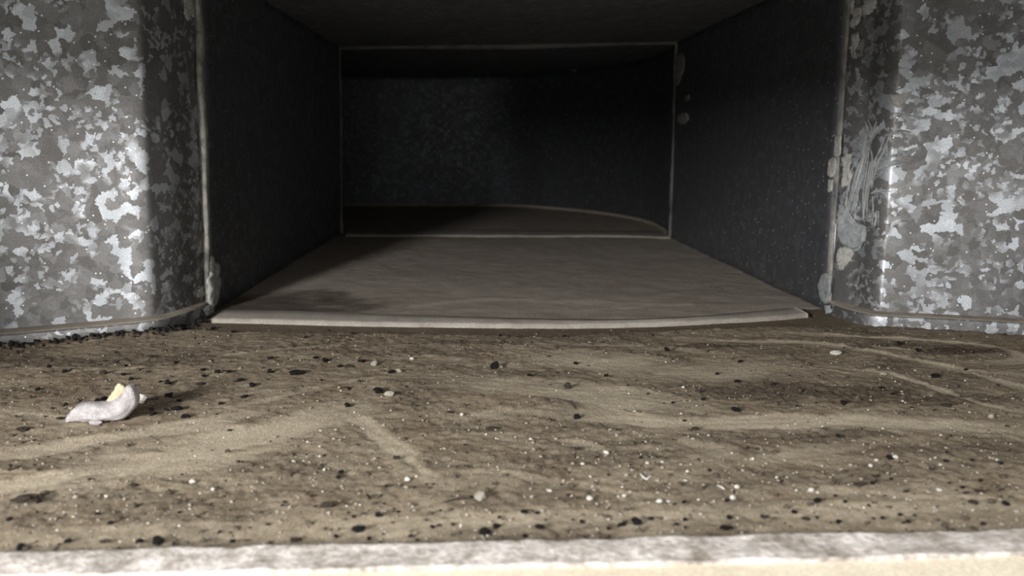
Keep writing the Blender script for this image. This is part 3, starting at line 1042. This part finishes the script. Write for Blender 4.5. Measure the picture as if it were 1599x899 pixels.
REST = {
    'b': [(57, 611, 9), (151, 628, 10), (161, 624, 12), (197, 658, 8), (249, 598, 7), (261, 601, 11), (279, 630, 8), (259, 643, 8), (239, 650, 11), (344, 632, 9), (381, 622, 13),
          (318, 590, 8), (339, 584, 10), (357, 583, 9), (316, 580, 9), (374, 598, 13), (393, 605, 10), (204, 594, 10), (192, 588, 9), (100, 581, 9), (75, 574, 8), (274, 568, 8),
          (332, 514, 9), (364, 521, 9), (102, 632, 6), (70, 652, 5), (105, 847, 13), (272, 852, 10), (217, 850, 14), (152, 805, 11), (172, 823, 10), (14, 815, 10), (284, 742, 6),
          (363, 847, 10), (30, 859, 15), (279, 802, 6), (60, 788, 10), (507, 567, 11), (492, 561, 9), (422, 562, 10), (530, 576, 10), (564, 567, 13), (502, 596, 5), (611, 584, 12), (590, 615, 16),
          (551, 522, 6), (781, 527, 6), (477, 528, 6), (528, 751, 9), (576, 843, 9), (525, 840, 9), (422, 849, 7), (591, 810, 13), (552, 810, 7), (641, 840, 9), (776, 826, 14),
          (675, 825, 8), (707, 822, 8), (599, 836, 6), (780, 810, 7), (622, 801, 7), (485, 777, 5), (544, 801, 5), (517, 827, 6), (737, 780, 8), (899, 570, 8), (947, 590, 8), (1012, 616, 5),
          (1051, 630, 6), (1037, 631, 4), (1099, 627, 8), (1152, 600, 10), (1156, 567, 7), (1042, 549, 9), (827, 589, 8), (1120, 585, 6), (881, 527, 7), (1069, 659, 6), (1001, 716, 6),
          (972, 822, 14), (951, 829, 8), (909, 817, 8), (844, 828, 16), (819, 806, 13), (840, 804, 7), (820, 840, 9), (950, 796, 6), (1017, 812, 9), (1057, 822, 9), (1071, 815, 9),
          (1140, 812, 10), (1069, 787, 8), (1136, 784, 9), (1147, 758, 6), (985, 729, 6), (1435, 552, 8), (1310, 686, 8), (1425, 638, 5), (1379, 607, 7), (1396, 617, 7), (1209, 602, 8),
          (1480, 707, 6), (1510, 578, 8), (1405, 541, 8), (1275, 631, 4), (1321, 788, 8), (1241, 804, 10), (1311, 818, 11), (1407, 805, 9), (1420, 818, 9), (1393, 750, 7), (1363, 758, 7),
          (1391, 719, 11), (1417, 722, 5), (1483, 756, 6), (1504, 765, 7), (1573, 790, 11), (1519, 720, 6), (1478, 722, 9), (1380, 811, 8), (1531, 753, 9), (1565, 727, 8)],
    'n': [(64, 614, 7), (91, 657, 12), (241, 627, 10), (235, 642, 9), (311, 603, 17), (160, 585, 12), (230, 582, 9), (178, 567, 9), (234, 563, 16), (21, 612, 8), (162, 851, 19), (207, 759, 18),
          (544, 575, 14), (704, 647, 15), (770, 672, 24), (619, 718, 12), (461, 846, 20), (1086, 673, 12), (902, 702, 12), (1195, 812, 15), (1479, 637, 14), (1575, 667, 9), (1371, 747, 13),
          (1533, 769, 16), (1523, 790, 16), (1511, 775, 12), (1260, 813, 15), (1416, 772, 10), (1346, 761, 22)],
    'w': [(300, 755, 11), (165, 776, 8), (332, 768, 7), (152, 798, 5), (643, 562, 8), (500, 674, 5), (499, 698, 5), (499, 714, 6), (458, 721, 6), (474, 722, 4), (480, 691, 5), (474, 617, 4),
          (721, 651, 7), (630, 658, 4), (759, 680, 5), (532, 611, 4), (650, 746, 6), (506, 735, 6), (601, 834, 6), (562, 789, 5), (991, 644, 6), (947, 709, 10), (829, 687, 7), (910, 725, 8),
          (1011, 725, 7), (1034, 724, 6), (869, 611, 4), (1064, 647, 5), (1067, 607, 6), (1176, 719, 6), (947, 552, 4), (1040, 568, 4), (982, 615, 4), (1107, 681, 5), (1090, 680, 4), (805, 683, 4),
          (1152, 764, 9), (1074, 738, 7), (1071, 753, 8), (921, 783, 11), (1030, 785, 11), (1044, 785, 7), (858, 768, 9), (975, 778, 8), (979, 797, 6), (1091, 782, 6), (922, 746, 5), (925, 760, 4),
          (1508, 594, 4), (1285, 666, 5), (1242, 663, 4), (1470, 681, 5), (1379, 670, 5), (1410, 627, 5), (1515, 645, 5), (1360, 730, 8), (1369, 720, 8), (1469, 728, 7), (1469, 767, 9),
          (1268, 769, 9), (1244, 767, 6), (1213, 748, 6), (1229, 748, 6), (1557, 720, 6), (1278, 770, 6), (1461, 716, 5)],
    'g': [(117, 779, 9), (622, 582, 12), (584, 572, 11), (781, 575, 10), (438, 818, 7), (847, 802, 8), (1381, 586, 13), (1430, 792, 5), (1463, 798, 6), (1589, 802, 9)],
}
LIB = {'b': ('black_crumb', LB, 'crumb', 'black dirt crumbs scattered on the dust'), 'n': ('brown_clod', LN, 'clod', 'brown dirt clods scattered on the dust'),
       'w': ('white_chip', LW, 'chip', 'white chips scattered on the dust'), 'g': ('beige_chip', LG, 'chip', 'beige chips scattered on the dust')}


def put(kind, px, py, wpx, hr, label, rs):
    nm, lib, cat, grp = LIB[kind]
    p = P(px, py)
    g = ground(p[0], p[1])
    p = P(px, py - 0.5, g)
    dist = np.dot(p - CAM, FW)
    if kind == 'w' and wpx < 9:
        wpx *= .85
    wd = wpx * dist / FPX
    o = bpy.data.objects.new(nm, rs.choice(lib))
    COL.objects.link(o)
    dy = wd * rs.uniform(.65, .95) if wpx < 22 else wd * .6
    o.scale = (wd, dy, wd * hr)
    o.rotation_euler = (rs.uniform(-.12, .12), rs.uniform(-.12, .12), rs.choice((0, math.pi)) + rs.uniform(-.3, .3))
    o.location = (p[0], p[1] + dy * .4, ground(p[0], p[1] + dy * .4) + wd * hr * .36)
    tag(o, label, cat, grp)
    return o


rs = random.Random(11)
for k, px, py, wpx, hr, lab, short in ANCH:
    put(k, px, py, wpx, hr, lab, rs)
pos = [(a[1], a[2] - 4, a[6]) for a in ANCH] + [(160, 645, 'the white mortar chunk')]
ORD = ['', 'second ', 'third ', 'fourth ', 'fifth ', 'sixth ', 'seventh ', 'eighth ', 'ninth ', 'tenth ', 'eleventh ', 'twelfth ']
todo = {}
for k, lst in REST.items():
    for px, py, wpx in lst:
        d, a = min((math.hypot(px - x, (py - y) * 1.6), i) for i, (x, y, s) in enumerate(pos))
        dx, dy = px - pos[a][0], (py - 3 - pos[a][1]) * 1.6
        ang = math.degrees(math.atan2(-dy, dx)) % 360
        side = ['right of', 'behind and right of', 'behind', 'behind and left of', 'left of', 'in front and left of', 'in front of', 'in front and right of'][int((ang + 22.5) // 45) % 8]
        todo.setdefault((k, a, side), []).append((d, px, py, wpx))
for (k, a, side), lst in todo.items():
    lst.sort()
    for i, (d, px, py, wpx) in enumerate(lst):
        hr = rs.uniform(.5, .85)
        if k == 'n':
            hr = rs.uniform(.3, .5)
        if wpx >= 13:
            hr *= .75
        size = 'tiny' if wpx <= 6 else ('small' if wpx <= 10 else 'mid-sized')
        word = {'b': 'black crumb', 'n': 'brown clod', 'w': 'white chip', 'g': 'beige chip'}[k]
        if len(lst) > 1:
            lab = '%s %s, %sclosest %s %s' % (size, word, ORD[i], side, pos[a][2])
        else:
            lab = '%s %s, only one %s %s' % (size, word, side, pos[a][2])
        put(k, px, py, wpx, hr, lab, rs)


# slender pieces
def stick(name, pts, wpx, mat, label, cat, group=None, hz=.6):
    c = []
    for x, y in pts:
        p = P(x, y)
        c.append((p[0], p[1], ground(p[0], p[1])))
    c = resample(c, 12)
    wd = wpx * np.dot(c[0] - CAM, FW) / FPX
    n = 6
    V = []
    for i in range(12):
        t = c[min(i + 1, 11)] - c[max(i - 1, 0)]
        t[2] = 0
        t /= np.linalg.norm(t)
        nr = np.array([-t[1], t[0], 0])
        s_ = wd * (.35 + .65 * math.sin(math.pi * (i + .6) / 12.2)) * .5
        for a in range(n):
            q = c[i] + nr * math.cos(a / n * 6.283) * s_ + np.array([0, 0, 1]) * (math.sin(a / n * 6.283) * s_ * hz + s_ * .35)
            V.append(q)
    V = np.array(V)
    org = np.array([c[:, 0].mean(), c[:, 1].mean(), c[:, 2].mean()])
    F = [(i * n + a, i * n + (a + 1) % n, (i + 1) * n + (a + 1) % n, (i + 1) * n + a) for i in range(11) for a in range(n)]
    F += [tuple(range(n - 1, -1, -1)), tuple(11 * n + a for a in range(n))]
    o = link(name, mesh(name, V - org, F), mat)
    o.location = org
    return tag(o, label, cat, group)


stick('twig', [(690, 785), (706, 782), (722, 780), (733, 778)], 4, M_BLACK, 'thin dark twig ending at the notched cream chip', 'twig')
stick('white_splinter', [(1000, 739), (1004, 745), (1009, 748), (1014, 744), (1019, 741)], 5.5, M_WHITE, 'bent V-shaped white splinter on the right of centre', 'splinter')
stick('white_splinter', [(1119, 758), (1126, 761), (1132, 765)], 4.5, M_WHITE, 'straight white splinter lying left of two white chips', 'splinter')
stick('dirt_thread', [(880, 625), (890, 630), (900, 638)], 4, M_BROWN, 'short brown dirt thread between upright brown crumb and jet black cube', 'thread')
stick('dirt_thread', [(1002, 805), (1012, 808), (1020, 812)], 3, M_BROWN, 'short brown dirt thread behind the squarish black clump', 'thread')


# ------------------------------------------------------------------ the white mortar chunk
def loft(name, sec, mat, parent, seed, amp=.0006, nseg=28):
    sec = np.array(sec, float)
    t = np.linspace(0, 1, len(sec))
    fine_ = resample(sec, 30)
    rs_ = np.random.RandomState(seed)
    V = []
    for i in range(30):
        x, y, z, h_, d_ = fine_[i]
        tg = fine_[min(i + 1, 29), :3] - fine_[max(i - 1, 0), :3]
        tg /= np.linalg.norm(tg)
        side = np.array([0, 1, 0.])
        upv = np.cross(side, tg)
        upv = -upv if upv[2] < 0 and abs(upv[2]) > .3 else upv
        for a in range(nseg):
            an = a / nseg * 2 * math.pi
            c, s_ = math.cos(an), math.sin(an)
            c = math.copysign(abs(c) ** .75, c)
            s_ = math.copysign(abs(s_) ** .75, s_)
            nz = amp * (fbm(np.array([i * .5 + seed]), np.array([a * .6]), seed, 3)[0] - .5) * 4
            V.append(np.array([x, y, z]) + side * c * (d_ / 2 + nz) + np.cross(tg, side) * s_ * (h_ / 2 + nz))
    V.append(fine_[0, :3])
    V.append(fine_[-1, :3])
    n = nseg
    F = [(i * n + a, i * n + (a + 1) % n, (i + 1) * n + (a + 1) % n, (i + 1) * n + a) for i in range(29) for a in range(n)]
    F += [(30 * n, (a + 1) % n, a) for a in range(n)] + [(30 * n + 1, 29 * n + a, 29 * n + (a + 1) % n) for a in range(n)]
    return link(name, mesh(name, V, F), mat, parent)


cp = P(158, 659)
root = bpy.data.objects.new('mortar_chunk', None)
COL.objects.link(root)
root.location = (cp[0], cp[1] + .006, ground(cp[0], cp[1] + .006))
tag(root, 'large white chunk of broken mortar, curled up at its right end, on the dust', 'mortar chunk')
K = .001
body = loft('body', [(-23.5 * K, 0, 1.2 * K, 1.6 * K, 6 * K), (-20 * K, 0, 3.3 * K, 6.0 * K, 10 * K), (-14.5 * K, .5 * K, 6.0 * K, 11.4 * K, 14 * K), (-6 * K, 1 * K, 6.4 * K, 12.2 * K, 15 * K),
                     (3 * K, 1 * K, 6.6 * K, 11.2 * K, 15 * K), (10 * K, 1 * K, 8.2 * K, 12.5 * K, 14 * K), (15 * K, 1 * K, 12.5 * K, 12 * K, 13 * K), (16.8 * K, 1 * K, 17.5 * K, 9 * K, 11 * K),
                     (16.6 * K, 1 * K, 21.5 * K, 6 * K, 8 * K), (16.2 * K, 1 * K, 23.4 * K, 2.2 * K, 4 * K)], M_MORTAR, root, 210)
core = loft('core', [(-1 * K, 4 * K, 8 * K, 4 * K, 5 * K), (4 * K, 4.5 * K, 12.5 * K, 6.5 * K, 6 * K), (8.3 * K, 4.5 * K, 18 * K, 6.5 * K, 6 * K), (10.6 * K, 4.5 * K, 21.6 * K, 6.5 * K, 5 * K), (11.2 * K, 4.5 * K, 22.4 * K, 4.5 * K, 4 * K)], M_CORE, root, 220, .0003)
core['label'] = 'cream-yellow broken core showing behind the upturned end'
v_, f_ = ICO2
flk = link('flake', mesh('flake', LW[0].vertices and [tuple(np.array(p.co) * [.0085, .004, .003] + [-.0025, -.0075, .0016]) for p in LW[0].vertices], [tuple(p.vertices) for p in LW[0].polygons]), M_MORTAR, root)


# ------------------------------------------------------------------ uncountable grit
def scatter(specs, name, label, cat, seed):
    rs_ = np.random.RandomState(seed)
    v, f = ICO0
    f = np.array(f)
    AV, AF, MI = [], [], []
    b = 0
    for k, (n, pick, smin, smax, mat, flat) in enumerate(specs):
        for i in range(n):
            p = pick(rs_)
            if p is None:
                continue
            s_ = smin + (smax - smin) * rs_.rand() ** 3
            q = v * (1 + .35 * rs_.randn(12, 1)) * np.array([s_, s_ * (.6 + .4 * rs_.rand()), s_ * flat]) * .5
            q = q + np.array([p[0], p[1], ground(p[0], p[1]) + s_ * flat * .2])
            AV.append(q)
            AF.append(f + b)
            MI += [k] * len(f)
            b += 12
    V = np.vstack(AV)
    F = np.vstack(AF).astype(np.int32)
    me = bpy.data.meshes.new(name)
    me.vertices.add(len(V))
    me.vertices.foreach_set('co', V.astype(np.float32).ravel())
    me.loops.add(F.size)
    me.loops.foreach_set('vertex_index', F.ravel())
    me.polygons.add(len(F))
    me.polygons.foreach_set('loop_start', np.arange(0, F.size, 3, dtype=np.int32))
    o = link(name, me, [q[4] for q in specs])
    me.polygons.foreach_set('material_index', np.array(MI, dtype=np.int32))
    me.update(calc_edges=True)
    return tag(o, label, cat, kind='stuff')


def anywhere(r):
    px, py = r.uniform(-30, 1630), 512 + 345 * r.rand() ** 1.0
    p = P(px, py)
    if p[1] > np.interp(p[0], FL[:, 0], FL[:, 1], right=9) - .002 or p[1] > np.interp(p[0], FR[:, 0], FR[:, 1], left=9) - .002 or p[1] < YF + .002:
        return None
    return p


def rough_only(r):
    p = anywhere(r)
    if p is None:
        return None
    i = np.clip(np.searchsorted(xs, p[0]), 1, len(xs) - 1)
    j = np.clip(np.searchsorted(ys, p[1]), 1, len(ys) - 1)
    if streak.reshape(sh)[i, j] > r.rand() * .8:
        return None
    return p


def left_foot(r):
    i = r.randint(55, 158)
    t = FL[i] - FL[i - 1]
    t /= np.linalg.norm(t)
    d = abs(r.randn()) * .007 + .001
    return np.array([FL[i][0] + t[1] * d, FL[i][1] - t[0] * d, 0])


scatter([(1500, rough_only, .0007, .0042, M_BROWN, .7), (3000, rough_only, .0006, .0024, M_LEDGE, .7),
         (1100, anywhere, .0004, .0014, M_WHITE, .7), (520, anywhere, .0007, .0026, M_BLACK, .7)],
        'dust_grit', 'fine brown, tan, white and black grit strewn all over the floor dust', 'grit', 301)
scatter([(900, left_foot, .0012, .0052, M_BLACK, .9)], 'black_grit', 'black dirt grains heaped along the foot of the left panel', 'grit', 304)
